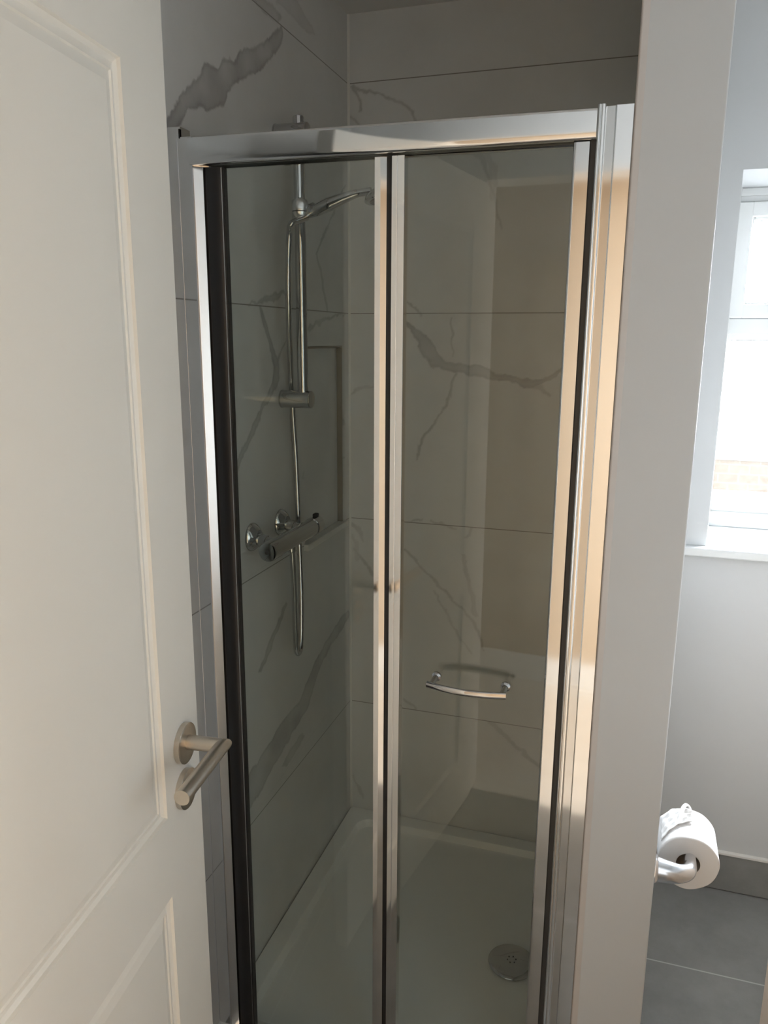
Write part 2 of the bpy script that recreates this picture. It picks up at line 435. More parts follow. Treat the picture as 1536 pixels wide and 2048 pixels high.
# vein outlines on the two walls, in metres along the wall and up it
VEINS_LEFT = [
 (1, [(-0.420, 2.215), (-0.502, 2.157), (-0.562, 2.123), (-0.619, 2.097), (-0.640, 2.079), (-0.686, 2.062), (-0.712, 2.041), (-0.735, 2.039), (-0.758, 2.037), (-0.771, 2.018), (-0.812, 1.985), (-0.852, 1.951), (-0.874, 1.925), (-0.901, 1.896), (-0.904, 1.873), (-0.869, 1.880), (-0.856, 1.904), (-0.839, 1.926), (-0.822, 1.941), (-0.782, 1.959), (-0.754, 1.958), (-0.727, 1.965), (-0.692, 1.982), (-0.671, 2.010), (-0.637, 2.037), (-0.580, 2.073), (-0.520, 2.100), (-0.472, 2.133), (-0.430, 2.171), (-0.414, 2.201)]),
 (0.6, [(-0.568, 2.214), (-0.509, 2.207), (-0.444, 2.212), (-0.418, 2.230), (-0.465, 2.240), (-0.543, 2.234)]),
 (0.35, [(-0.451, 2.250), (-0.372, 2.251), (-0.261, 2.241), (-0.225, 2.262), (-0.315, 2.288), (-0.395, 2.291)]),
 (0.8, [(-0.620, 1.612), (-0.558, 1.616), (-0.504, 1.627), (-0.454, 1.639), (-0.407, 1.647), (-0.409, 1.653), (-0.461, 1.651), (-0.517, 1.639), (-0.564, 1.625), (-0.621, 1.615)]),
 (0.8, [(-0.569, 1.611), (-0.557, 1.581), (-0.536, 1.543), (-0.513, 1.507), (-0.498, 1.476), (-0.503, 1.459), (-0.518, 1.435), (-0.550, 1.409), (-0.579, 1.386), (-0.599, 1.368), (-0.629, 1.341), (-0.661, 1.315), (-0.702, 1.283), (-0.738, 1.252), (-0.719, 1.244), (-0.681, 1.275), (-0.645, 1.309), (-0.608, 1.334), (-0.576, 1.362), (-0.564, 1.381), (-0.530, 1.403), (-0.486, 1.428), (-0.471, 1.456), (-0.469, 1.477), (-0.493, 1.509), (-0.516, 1.546), (-0.541, 1.584), (-0.559, 1.613)]),
 (0.7, [(-0.411, 1.549), (-0.453, 1.523), (-0.477, 1.504), (-0.493, 1.478), (-0.480, 1.476), (-0.465, 1.502), (-0.443, 1.521), (-0.404, 1.547)]),
 (0.6, [(-0.032, 1.952), (-0.090, 1.895), (-0.151, 1.841), (-0.218, 1.777), (-0.242, 1.753), (-0.213, 1.715), (-0.195, 1.666), (-0.172, 1.614), (-0.157, 1.615), (-0.181, 1.668), (-0.200, 1.717), (-0.229, 1.754), (-0.205, 1.776), (-0.137, 1.841), (-0.079, 1.895), (-0.021, 1.953)]),
 (0.6, [(-0.033, 1.612), (-0.150, 1.603), (-0.207, 1.594), (-0.287, 1.578), (-0.300, 1.565), (-0.283, 1.562), (-0.269, 1.569), (-0.194, 1.584), (-0.143, 1.595), (-0.031, 1.608)]),
 (0.7, [(-0.470, 0.898), (-0.497, 0.880), (-0.545, 0.845), (-0.585, 0.812), (-0.622, 0.775), (-0.610, 0.768), (-0.568, 0.802), (-0.528, 0.835), (-0.481, 0.872), (-0.459, 0.893)]),
 (0.8, [(-0.021, 0.724), (-0.105, 0.711), (-0.212, 0.688), (-0.301, 0.655), (-0.398, 0.596), (-0.498, 0.587), (-0.599, 0.565), (-0.684, 0.548), (-0.747, 0.527), (-0.789, 0.507), (-0.732, 0.451), (-0.674, 0.459), (-0.607, 0.478), (-0.525, 0.502), (-0.427, 0.530), (-0.338, 0.556), (-0.255, 0.628), (-0.169, 0.661), (-0.055, 0.681), (0.010, 0.707)]),
 (0.5, [(-0.386, 0.494), (-0.464, 0.493), (-0.510, 0.465), (-0.489, 0.448), (-0.426, 0.462), (-0.365, 0.476)]),
 (0.5, [(-0.041, 1.312), (-0.166, 1.319), (-0.271, 1.305), (-0.253, 1.288), (-0.143, 1.293), (-0.032, 1.297)]),
 (0.5, [(-0.038, 1.204), (-0.138, 1.218), (-0.204, 1.220), (-0.268, 1.210), (-0.262, 1.205), (-0.199, 1.216), (-0.137, 1.214), (-0.038, 1.200)]),
 (0.4, [(-0.246, 1.296), (-0.313, 1.250), (-0.353, 1.190), (-0.338, 1.185), (-0.282, 1.241), (-0.209, 1.284)]),
]

VEINS_BACK = [
 (0.7, [(0.006, 2.202), (0.033, 2.191), (0.069, 2.179), (0.107, 2.166), (0.131, 2.154), (0.162, 2.140), (0.181, 2.123), (0.194, 2.102), (0.198, 2.104), (0.185, 2.126), (0.166, 2.145), (0.135, 2.160), (0.109, 2.172), (0.071, 2.185), (0.036, 2.198), (0.011, 2.211)]),
 (0.7, [(0.003, 2.204), (0.020, 2.184), (0.033, 2.163), (0.032, 2.143), (0.037, 2.142), (0.039, 2.164), (0.026, 2.187), (0.011, 2.209)]),
 (0.6, [(0.003, 2.136), (0.021, 2.117), (0.035, 2.099), (0.040, 2.101), (0.025, 2.120), (0.008, 2.139)]),
 (0.6, [(0.002, 2.407), (0.027, 2.406), (0.042, 2.417), (0.033, 2.427), (0.020, 2.422), (0.000, 2.421)]),
 (0.7, [(0.148, 1.660), (0.177, 1.640), (0.212, 1.603), (0.216, 1.607), (0.181, 1.644), (0.151, 1.664)]),
 (1, [(0.159, 1.595), (0.183, 1.566), (0.202, 1.531), (0.219, 1.492), (0.248, 1.468), (0.282, 1.459), (0.319, 1.454), (0.361, 1.442), (0.403, 1.435), (0.439, 1.433), (0.466, 1.430), (0.491, 1.418), (0.524, 1.416), (0.558, 1.428), (0.585, 1.443), (0.610, 1.463), (0.605, 1.470), (0.579, 1.452), (0.554, 1.439), (0.522, 1.439), (0.495, 1.439), (0.470, 1.447), (0.442, 1.451), (0.409, 1.464), (0.367, 1.472), (0.324, 1.480), (0.289, 1.485), (0.271, 1.497), (0.258, 1.519), (0.228, 1.549), (0.193, 1.574), (0.164, 1.599)]),
 (0.6, [(0.509, 1.419), (0.542, 1.412), (0.574, 1.395), (0.577, 1.399), (0.546, 1.422), (0.511, 1.430)]),
 (0.7, [(0.294, 1.605), (0.297, 1.567), (0.300, 1.527), (0.303, 1.497), (0.307, 1.497), (0.305, 1.527), (0.303, 1.567), (0.299, 1.605)]),
 (0.7, [(0.317, 1.455), (0.306, 1.425), (0.298, 1.390), (0.288, 1.360), (0.260, 1.322), (0.231, 1.278), (0.213, 1.242), (0.205, 1.212), (0.201, 1.197), (0.204, 1.196), (0.211, 1.211), (0.220, 1.240), (0.237, 1.275), (0.265, 1.319), (0.294, 1.357), (0.305, 1.388), (0.313, 1.423), (0.323, 1.452)]),
 (0.5, [(0.321, 2.041), (0.365, 2.004), (0.384, 1.962), (0.407, 1.905), (0.420, 1.862), (0.428, 1.825), (0.432, 1.825), (0.427, 1.863), (0.413, 1.907), (0.392, 1.964), (0.374, 2.009), (0.330, 2.049)]),
 (0.35, [(0.362, 2.018), (0.391, 1.985), (0.397, 1.901), (0.410, 1.900), (0.409, 1.987), (0.383, 2.030)]),
 (0.5, [(0.008, 1.382), (0.029, 1.392), (0.053, 1.402), (0.095, 1.409), (0.094, 1.416), (0.051, 1.409), (0.025, 1.400), (0.006, 1.386)]),
 (0.6, [(0.183, 1.009), (0.206, 1.014), (0.233, 1.023), (0.232, 1.029), (0.204, 1.021), (0.182, 1.014)]),
 (0.6, [(0.253, 1.022), (0.272, 1.013), (0.303, 1.006), (0.329, 1.006), (0.329, 1.009), (0.304, 1.012), (0.275, 1.021), (0.255, 1.027)]),
 (0.5, [(0.373, 1.017), (0.367, 0.997), (0.361, 0.983), (0.364, 0.981), (0.375, 0.993), (0.382, 1.015)]),
 (0.6, [(0.158, 0.933), (0.181, 0.919), (0.207, 0.888), (0.249, 0.853), (0.290, 0.814), (0.322, 0.778), (0.361, 0.746), (0.391, 0.715), (0.409, 0.676), (0.422, 0.639), (0.426, 0.641), (0.418, 0.680), (0.398, 0.721), (0.366, 0.752), (0.327, 0.783), (0.296, 0.819), (0.253, 0.858), (0.213, 0.894), (0.186, 0.925), (0.162, 0.938)]),
 (0.45, [(0.265, 0.809), (0.292, 0.757), (0.324, 0.705), (0.356, 0.661), (0.383, 0.625), (0.387, 0.628), (0.361, 0.665), (0.329, 0.709), (0.297, 0.760), (0.269, 0.812)]),
 (0.45, [(0.349, 0.929), (0.358, 0.881), (0.370, 0.836), (0.382, 0.790), (0.394, 0.737), (0.408, 0.742), (0.396, 0.795), (0.381, 0.840), (0.370, 0.884), (0.358, 0.931)]),
 (0.6, [(0.001, 0.993), (0.021, 0.980), (0.035, 0.965), (0.041, 0.942), (0.047, 0.944), (0.044, 0.970), (0.032, 0.990), (0.010, 1.005)]),
 (0.6, [(0.009, 0.916), (0.026, 0.899), (0.043, 0.872), (0.061, 0.847), (0.088, 0.813), (0.094, 0.818), (0.069, 0.853), (0.051, 0.878), (0.033, 0.905), (0.012, 0.920)]),
 (0.35, [(0.001, 0.956), (0.013, 0.918), (0.021, 0.880), (0.031, 0.882), (0.027, 0.923), (0.013, 0.961)]),
 (0.6, [(0.441, 0.412), (0.470, 0.391), (0.496, 0.367), (0.538, 0.332), (0.580, 0.303), (0.612, 0.285), (0.615, 0.291), (0.585, 0.312), (0.544, 0.342), (0.504, 0.378), (0.477, 0.402), (0.446, 0.420)]),
 (0.5, [(0.175, 0.440), (0.195, 0.423), (0.216, 0.411), (0.219, 0.415), (0.201, 0.430), (0.181, 0.447)]),
 (0.5, [(-0.002, 0.147), (0.020, 0.112), (0.043, 0.073), (0.048, 0.077), (0.026, 0.117), (0.004, 0.152)]),
]

CEIL = 2.38
WT = 0.38                          # thickness of the outside wall
DY0, DY1 = -2.10, -1.985          # the doorway wall
NICHE = (-0.336, -0.068, 1.016, 1.520)
ND = 0.013
def left_extra(b):
    y0, y1, z0, z1 = NICHE
    bm_box(b, -0.12, -ND, DY1, 0.12, 0, CEIL)          # masonry behind the tiles
    def quad(*p): b.faces.new([b.verts.new(q) for q in p])
    quad((0, y1, z0), (0, y1, z1), (-ND, y1, z1), (-ND, y1, z0))   # far cheek
    quad((0, y0, z0), (-ND, y0, z0), (-ND, y0, z1), (0, y0, z1))   # near cheek
    quad((0, y0, z1), (-ND, y0, z1), (-ND, y1, z1), (0, y1, z1))   # head
    quad((0, y0, z0), (0, y1, z0), (-ND, y1, z0), (-ND, y0, z0))   # ledge
    quad((0, DY1, 0), (-ND, DY1, 0), (-ND, -1.3, 0), (0, -1.3, 0))
tag(tile_sheet('wall_left', np.concatenate([np.arange(DY1, -1.0, 0.095), ticks(-1.0, 0.0, 0.003, NICHE[:2])]), ticks(0, CEIL, 0.0032, NICHE[2:]),
               lambda U, V: np.stack([0 * U, U, V], 1), VEINS_LEFT, NICHE, False, left_extra),
    'veined marble tiled wall on the left of the shower with a shallow recess', 'wall', kind='structure')
tag(tile_sheet('wall_back', ticks(0.0, 0.768, 0.003), ticks(0, CEIL, 0.0032),
               lambda U, V: np.stack([U, 0 * U, V], 1), VEINS_BACK, None, False, lambda b: bm_box(b, -0.12, 0.80, 0.002, WT, 0, CEIL)),
    'veined marble tiled wall at the back of the shower', 'wall', kind='structure')

# niche edge trim is part of the wall's finish
nt_ = MB()
y0, y1, z0, z1 = NICHE
nt_.box(-ND + 0.001, 0.003, y1 - 0.003, y1 + 0.004, z0, z1, 0.001)
nt_.box(-ND + 0.001, 0.003, y0, y1 + 0.004, z1 - 0.003, z1 + 0.003, 0.001)
tag(nt_.build('trim_1', mat('bronze_edge_trim', (0.30, 0.27, 0.22), 0.35, 0.4, noise=(20, 0.05))), 'thin dark edge trim round the recess in the left shower wall', 'trim', kind='structure')
nl = MB()
nl.box(-ND + 0.001, 0.014, y0 - 0.012, y1 + 0.022, z0 - 0.018, z0 + 0.001, 0.003)
tag(nl.build('trim_2', M['silicone']), 'pale ledge along the bottom of the recess in the left shower wall', 'ledge', kind='structure')
cb = MB()
cb.prism([(0.0, 0.0), (0.0055, 0.0)] + arc(0.0055, -0.0055, 0.0055, 90, 180, 5)[1:-1] + [(0.0, -0.0055)], 0.03, CEIL)
tag(cb.build('trim_3', M['silicone']), 'pale silicone bead up the far left corner of the shower', 'trim', kind='structure')

# partition between shower and toilet area; rounded plaster edges
X0, X1, YP = 0.768, 0.888, -0.902
R_ = 0.0025
pp = [(X0, YP)] + arc(X1 - R_, YP + R_, R_, 270, 360, 5) + [(X1, 0.0), (X0, 0.0)]
tag(MB().prism(pp, 0, CEIL).build('wall_partition', M['wall_paint'], smooth=50), 'grey painted end of the partition wall between shower and toilet area', 'wall', kind='structure')

tag(MB().prism([(0.7665, YP + 0.002), (0.7675, YP - 0.0012), (0.7700, YP - 0.0020), (0.7780, YP - 0.0006), (0.7790, YP + 0.002)], 0.0, CEIL).build('trim_4', M['caulk'], smooth=60), 'narrow painted caulk line between the chrome frame and the partition wall', 'trim', kind='structure')
tag(MB().box(0.7663, 0.7685, -0.868, 0.0, 0.0345, CEIL).build('wall_shower_right', M['marble'], smooth=0), 'pale marble tiling on the shower side of the partition', 'wall', kind='structure')
# window wall
XR = 1.85
WX0, WX1, WZ0, WZ1 = 1.005, 1.72, 0.985, 1.942
ww = MB()
ww.box(0.80, WX0, 0.0, WT, 0, CEIL)
ww.box(WX1, XR + 0.12, 0.0, WT, 0, CEIL)
ww.box(WX0, WX1, 0.0, WT, 0, WZ0)
ww.box(WX0, WX1, 0.0, WT, WZ1, CEIL)
tag(ww.build('wall_window', M['wall_paint'], smooth=0), 'pale grey painted wall holding the window', 'wall', kind='structure')
tag(MB().box(XR, XR + 0.12, DY1, 0.0, 0, CEIL).build('wall_right', M['wall_paint'], smooth=0), 'grey painted right-hand wall of the bathroom', 'wall', kind='structure')

# doorway wall and the hall behind it
OX0, OX1, OZ = 0.266, 1.092, 2.02
fw = MB()
fw.box(-0.12, OX0, DY0, DY1, 0, CEIL)
fw.box(OX1, XR + 0.12, DY0, DY1, 0, CEIL)
fw.box(OX0, OX1, DY0, DY1, OZ, CEIL)
tag(fw.build('wall_front', M['front_paint'], smooth=0), 'wall holding the bathroom doorway', 'wall', kind='structure')
dl = MB()
dl.box(OX0, OX0 + 0.028, DY0 - 0.004, DY1 + 0.002, 0, OZ - 0.028)
dl.box(OX1 - 0.028, OX1, DY0 - 0.004, DY1 + 0.002, 0, OZ - 0.028)
dl.box(OX0, OX1, DY0 - 0.004, DY1 + 0.002, OZ - 0.028, OZ)
tag(dl.build('trim_5', M['white_gloss']), 'white painted lining of the bathroom doorway', 'door lining', kind='structure')
HY = -3.02
tag(MB().box(-1.3, 2.6, HY - 0.1, HY, 0, CEIL).build('wall_hall', M['hall_paint'], smooth=0), 'warm cream wall of the hall facing the doorway', 'wall', kind='structure')
tag(MB().box(-1.4, -1.3, HY - 0.1, DY0, 0, CEIL).build('wall_hall_left', M['hall_paint'], smooth=0), 'cream end wall of the hall on the left', 'wall', kind='structure')
tag(MB().box(2.6, 2.7, HY - 0.1, DY0, 0, CEIL).build('wall_hall_right', M['hall_paint'], smooth=0), 'cream end wall of the hall on the right', 'wall', kind='structure')
hw = MB(); hw.box(-1.3, -0.12, DY0, DY1, 0, CEIL); hw.box(XR + 0.12, 2.6, DY0, DY1, 0, CEIL)
tag(hw.build('wall_hall_front', M['hall_paint'], smooth=0), 'hall wall either side of the bathroom', 'wall', kind='structure')
sk = MB(); sk.prism([(HY, 0), (HY + 0.018, 0), (HY + 0.018, 0.095), (HY + 0.010, 0.112), (HY + 0.008, 0.12), (HY, 0.12)], -1.3, 2.6, 'x')
tag(sk.build('baseboard_hall', M['white_gloss']), 'white skirting along the hall wall', 'skirting', kind='structure')

tag(MB().box(-0.12, XR + 0.12, DY1 - 0.06, WT, -0.1, 0).build('floor', M['floor_tile'], smooth=0), 'dark grey tiled bathroom floor with thin pale grout', 'floor', kind='structure')
tag(MB().box(-1.4, 2.7, HY - 0.1, DY1 - 0.06, -0.1, 0).build('floor_hall', M['boards'], smooth=0), 'wooden floor of the hall', 'floor', kind='structure')
tag(MB().box(-1.4, 2.7, HY - 0.1, WT, CEIL, CEIL + 0.1).build('ceiling', M['ceiling_paint'], smooth=0), 'white ceiling', 'ceiling', kind='structure')

# tile skirting under the window with a pale top edge
bs = MB(); bs.box(X1, XR, -0.010, 0.0, 0.004, 0.117)
b_ = bs.build('baseboard_back', M['floor_tile'], smooth=0)
tag(b_, 'dark grey tile skirting under the window', 'skirting', kind='structure')
MB().box(X1, XR, -0.013, 0.0, 0.117, 0.124, 0.001).build('edge_trim', M['silicone'], b_)

# ------------------------------------------------------------------ window
win = empty('window_1', (0, 0, 0), 'white framed window with a small top light over an obscured pane', 'window', kind='structure')
YF = 0.25
f = MB()
f.box(WX0, WX0 + 0.026, YF - 0.0055, YF + 0.071, 1.02, WZ1, 0.002)
f.box(WX1 - 0.026, WX1, YF - 0.0055, YF + 0.071, 1.02, WZ1, 0.002)
f.box(WX0 + 0.0245, WX1 - 0.0245, YF, YF + 0.07, 1.906, WZ1, 0.003)
f.box(WX0 + 0.0245, WX1 - 0.0245, YF - 0.004, YF + 0.07, 1.920, WZ1, 0.003)
f.box(WX0 + 0.0245, WX1 - 0.0245, YF, YF + 0.07, 1.560, 1.604, 0.003)
f.box(WX0 + 0.0245, WX1 - 0.0245, YF + 0.012, YF + 0.07, 1.545, 1.562, 0.003)
f.box(WX0 + 0.0245, WX1 - 0.0245, YF, YF + 0.07, 1.010, 1.055, 0.003)
f.box(WX0 + 0.0245, WX1 - 0.0245, YF + 0.012, YF + 0.07, 1.053, 1.109, 0.006)
f.build('window_frame', M['upvc'], win)
s = MB()
SX0, SX1, SZ0, SZ1 = WX0 + 0.022, WX1 - 0.022, 1.604, 1.9045
def ring(mb, x0, x1, z0, z1, w, ya, yb, bev):
    mb.box(x0, x0 + w, ya, yb, z0, z1, bev); mb.box(x1 - w, x1, ya, yb, z0, z1, bev)
    mb.box(x0 + w * 0.9, x1 - w * 0.9, ya, yb, z0, z0 + w, bev); mb.box(x0 + w * 0.9, x1 - w * 0.9, ya, yb, z1 - w, z1, bev)
ring(s, SX0, SX1, SZ0, SZ1, 0.037, YF - 0.014, YF + 0.05, 0.004)
sash = s.build('sash', M['upvc'], win)
s = MB(); ring(s, SX0 + 0.034, SX1 - 0.034, SZ0 + 0.034, SZ1 - 0.034, 0.010, YF + 0.004, YF + 0.03, 0.004)
s.build('glazing_bead', M['upvc'], sash)
gk = MB()
ring(gk, SX0 + 0.043, SX1 - 0.043, SZ0 + 0.043, SZ1 - 0.043, 0.0025, YF + 0.024, YF + 0.031, 0)
gk.build('glazing_seal', M['grey_seal'], sash, smooth=0)
gk = MB()
gk.box(WX0 + 0.025, WX1 - 0.025, YF + 0.034, YF + 0.046, 1.5425, 1.5455); gk.box(WX0 + 0.025, WX1 - 0.025, YF + 0.034, YF + 0.046, 1.1085, 1.1115)
gk.box(SX0 - 0.002, SX1 + 0.002, YF - 0.0015, YF + 0.01, 1.6010, 1.6050); gk.box(SX0 - 0.002, SX1 + 0.002, YF - 0.0015, YF + 0.01, 1.9035, 1.9065)
gk.box(WX0 + 0.027, WX1 - 0.027, YF - 0.006, YF + 0.01, 1.9395, 1.9425); gk.box(WX0 + 0.027, WX1 - 0.027, YF - 0.003, YF + 0.01, 1.0115, 1.0135)
gk.build('window_seal', M['grey_seal'], win, smooth=0)
MB().box(SX0 + 0.036, SX1 - 0.036, YF + 0.030, YF + 0.034, SZ0 + 0.036, SZ1 - 0.036).build('pane', M['obscure_glass'], sash, smooth=0)
MB().box(WX0 + 0.012, WX1 - 0.012, YF + 0.040, YF + 0.044, 1.107, 1.547).build('pane', M['obscure_glass'], win, smooth=0)
MB().box(0.895, 1.80, -0.030, YF + 0.005, 0.988, 1.012, 0.005, 3).build('window_sill', M['upvc'], win)

gw = empty('garden_wall', (1.2, 3.0, -1.8), 'sandy brick garden wall outside, seen low through the obscured window pane', 'wall')
g1 = MB(); g1.box(-3, 4, -0.12, 0.12, 0, 2.64)
g1.build('brickwork', M['brick'], gw, smooth=0)
g1 = MB(); g1.box(-3, 4, -0.15, 0.15, 2.64, 2.70, 0.01)
g1.build('coping', mat('coping_stone', (0.20, 0.17, 0.135), 0.9, noise=(20, 0.15)), gw)
tag(MB().box(-8, 9, 0.40, 14, -1.9, -1.8).build('ground', mat('paving', (0.2, 0.19, 0.17), 0.9, noise=(3, 0.2)), smooth=0), 'paved ground outside the window', 'ground', kind='structure')

# ------------------------------------------------------------------ open white door
PHI = math.radians(6.81)
DW = 0.762
door = empty('door_1', (0.2080 + 0.1186 * DW, -1.2247 - 0.9929 * DW, 0.0), 'white panelled door standing open on the left, with a brushed lever handle', 'door', PHI, 'structure')
def door_leaf():
    """local: +y along the leaf to the free edge, +x out of the visible face"""
    b = bmesh.new()
    sb, zb = [0, 0.1085, DW - 0.1085, DW], [0.008, 0.19, 0.769, 0.893, 1.850, 1.981]
    T = 0.036
    def face(pts): b.faces.new([b.verts.new(p) for p in pts])
    for side in (0, 1):
        fx = lambda d: -d if side == 0 else -T + d
        def quad(p):
            face(p if side == 0 else p[::-1])
        for i in range(3):
            for j in range(5):
                y0, y1, z0, z1 = sb[i], sb[i + 1], zb[j], zb[j + 1]
                if i == 1 and j in (1, 3):
                    prof = [(0, 0), (0.0016, 0.0040), (0.0066, 0.0068), (0.012, 0.0054), (0.017, 0.0030), (0.0188, 0.0050), (0.0205, 0.0045), (0.032, 0.0014)]
                    for (a, da), (c, dc) in zip(prof, prof[1:]):
                        A = [(fx(da), y0 + a, z0 + a), (fx(da), y1 - a, z0 + a), (fx(da), y1 - a, z1 - a), (fx(da), y0 + a, z1 - a)]
                        C = [(fx(dc), y0 + c, z0 + c), (fx(dc), y1 - c, z0 + c), (fx(dc), y1 - c, z1 - c), (fx(dc), y0 + c, z1 - c)]
                        for k in range(4): quad([A[k], A[(k + 1) % 4], C[(k + 1) % 4], C[k]])
                    quad(C)
                else:
                    quad([(fx(0), y0, z0), (fx(0), y1, z0), (fx(0), y1, z1), (fx(0), y0, z1)])
    z0, z1 = zb[0], zb[-1]
    face([(0, 0, z0), (0, 0, z1), (-T, 0, z1), (-T, 0, z0)]); face([(0, DW, z0), (-T, DW, z0), (-T, DW, z1), (0, DW, z1)])
    face([(0, 0, z1), (0, DW, z1), (-T, DW, z1), (-T, 0, z1)]); face([(0, 0, z0), (-T, 0, z0), (-T, DW, z0), (0, DW, z0)])
    bmesh.ops.remove_doubles(b, verts=b.verts[:], dist=1e-5)
    bmesh.ops.recalc_face_normals(b, faces=b.faces[:])
    m = MB(); m.bm.free(); m.bm = b
    return m
door_leaf().build('door_leaf', M['door_paint'], door, smooth=12)
yl = DW - 0.051
rose = MB().lathe([(0.0, 0), (0.0292, 0), (0.0292, 0.0075), (0.0255, 0.009), (0, 0.009)], (0, yl, 0.977), (1, 0, 0), 48).build('handle_rose', M['nickel'], door)
lv = MB()
lr = 0.0105
pts = [(0.008, yl, 0.979), (0.0603, yl, 0.979)]
lv.tube(pts, lr, 24)
# mitred bar running back along the leaf
bar = bmesh.new()
n = 24
A = []; B = []
for k in range(n):
    c, s_ = math.cos(2 * PI * k / n) * lr, math.sin(2 * PI * k / n) * lr
    A.append(bar.verts.new((0.0603 + c, yl + 0.0 + lr * 0 - (-c), 0.979 + s_)))
    B.append(bar.verts.new((0.0603 + c, yl - 0.131, 0.979 + s_)))
for k in range(n): bar.faces.new((A[k], A[(k + 1) % n], B[(k + 1) % n], B[k]))
bar.faces.new(A[::-1]); bar.faces.new(B)
bmesh.ops.recalc_face_normals(bar, faces=bar.faces[:])
lv.merge(bar)
lv.build('lever', M['nickel'], rose)
r2 = MB().lathe([(0.0, 0), (0.0292, 0), (0.0292, 0.0075), (0.0255, 0.009), (0, 0.009)], (0, yl - 0.004, 0.907), (1, 0, 0), 48).build('turn_rose', M['nickel'], door)
MB().lathe([(0, 0.008), (0.009, 0.008), (0.009, 0.014), (0.0075, 0.0155), (0, 0.0155)], (0, yl - 0.004, 0.907), (1, 0, 0), 32).build('release_spindle', M['nickel'], r2)

# ------------------------------------------------------------------ shower tray
tray = empty('shower_tray', (0, 0, 0), 'low white shower tray inside the glass enclosure', 'shower tray')
def rrect(x0, x1, y0, y1, r, z, n=6):
    out = []
    for cx, cy, a in ((x1 - r, y1 - r, 0), (x0 + r, y1 - r, 90), (x0 + r, y0 + r, 180), (x1 - r, y0 + r, 270)):
        out += [(p[0], p[1], z) for p in arc(cx, cy, r, a, a + 90, n)]
    return out
tb = bmesh.new()
loops = [rrect(0.002, 0.766, -0.935, -0.002, 0.004, 0.002), rrect(0.002, 0.766, -0.935, -0.002, 0.006, 0.032), rrect(0.004, 0.764, -0.933, -0.004, 0.006, 0.034),
         rrect(0.044, 0.724, -0.86, -0.044, 0.045, 0.034), rrect(0.049, 0.719, -0.855, -0.049, 0.045, 0.0325), rrect(0.058, 0.710, -0.846, -0.058, 0.045, 0.014), rrect(0.066, 0.702, -0.838, -0.066, 0.045, 0.0115), rrect(0.30, 0.62, -0.60, -0.34, 0.05, 0.010)]
RV = [[tb.verts.new(p) for p in L] for L in loops]
for A, B in zip(RV, RV[1:]):
    for i in range(len(A)): tb.faces.new((A[i], A[(i + 1) % len(A)], B[(i + 1) % len(A)], B[i]))
tb.faces.new(RV[-1]); tb.faces.new(RV[0][::-1])
bmesh.ops.recalc_face_normals(tb, faces=tb.faces[:])
m_ = MB(); m_.bm.free(); m_.bm = tb
m_.build('basin', M['acrylic'], tray, smooth=40)
dc = (0.604, -0.475, 0.010)
dr = MB().lathe([(0, 0), (0.052, 0), (0.0575, 0.003), (0.0585, 0.0055), (0.056, 0.008), (0.045, 0.0105), (0.02, 0.0122), (0, 0.0125)], dc, (0, 0, 1), 56).build('drain_cover', M['polished_chrome'], tray, label='round chrome drain cover with a ring of small holes')
hl = MB()
for k in range(6):
    a = k * PI / 3 + 0.3
    rr_ = 0.0105
    hl.lathe([(0, 0.0122), (0.0018, 0.0122), (0.0018, 0.0131), (0, 0.0131)], (dc[0] + rr_ * math.cos(a), dc[1] + rr_ * math.sin(a), dc[2]), (0, 0, 1), 10)
hl.build('drain_holes', M['gasket'], dr)

# ------------------------------------------------------------------ shower enclosure
FY = -0.900
FOLD = math.radians(1.35)      # the bifold stands slightly folded inwards
enc = empty('shower_enclosure', (0.384, FY, 0.034), 'chrome framed bifold glass shower door across the front of the marble shower', 'shower door')
E0 = Vector((0.384, FY, 0.034))
Zb, Zt = 0.034, 1.872
def part(mb, name, m, parent=enc, smooth=35, label=None):
    o = mb.build(name, m, parent, smooth, label)
    if parent is enc: o.matrix_parent_inverse = Matrix.Translation(-E0)
    return o
# left wall channel and adjuster
part(MB().prism([(0.0, FY + 0.03), (0.0, FY - 0.001), (0.0010, FY - 0.0018), (0.029, FY - 0.0018), (0.029, FY + 0.03)], Zb, 1.893), 'wall_channel', M['chrome'], smooth=50)
part(MB().prism([(0.026, FY + 0.03), (0.026, FY - 0.0026), (0.0506, FY - 0.0026), (0.0506, FY + 0.03)], Zb, 1.876), 'frame_post', M['chrome'], smooth=50)
part(MB().prism([(0.0506, FY + 0.022), (0.0506, FY - 0.0024), (0.0512, FY - 0.0022), (0.0520, FY - 0.0018), (0.0640, FY + 0.0079), (0.0650, FY + 0.0095), (0.065, FY + 0.022)], Zb, 1.829), 'frame_bead', M['satin_aluminium'], smooth=60)
for rx in (0.0205, 0.0478):
    part(MB().box(rx, rx + 0.0022, FY - (0.0022 if rx < 0.03 else 0.0029), FY, Zb, 1.875), 'channel_rib', M['satin_chrome'])
part(MB().box(0.0648, 0.0715, FY + 0.0125, FY + 0.024, Zb, 1.829), 'seal', M['gasket'])
part(MB().box(0.0268, 0.0290, FY - 0.0032, FY + 0.002, 1.874, 1.889), 'screw_slot', M['gasket'])
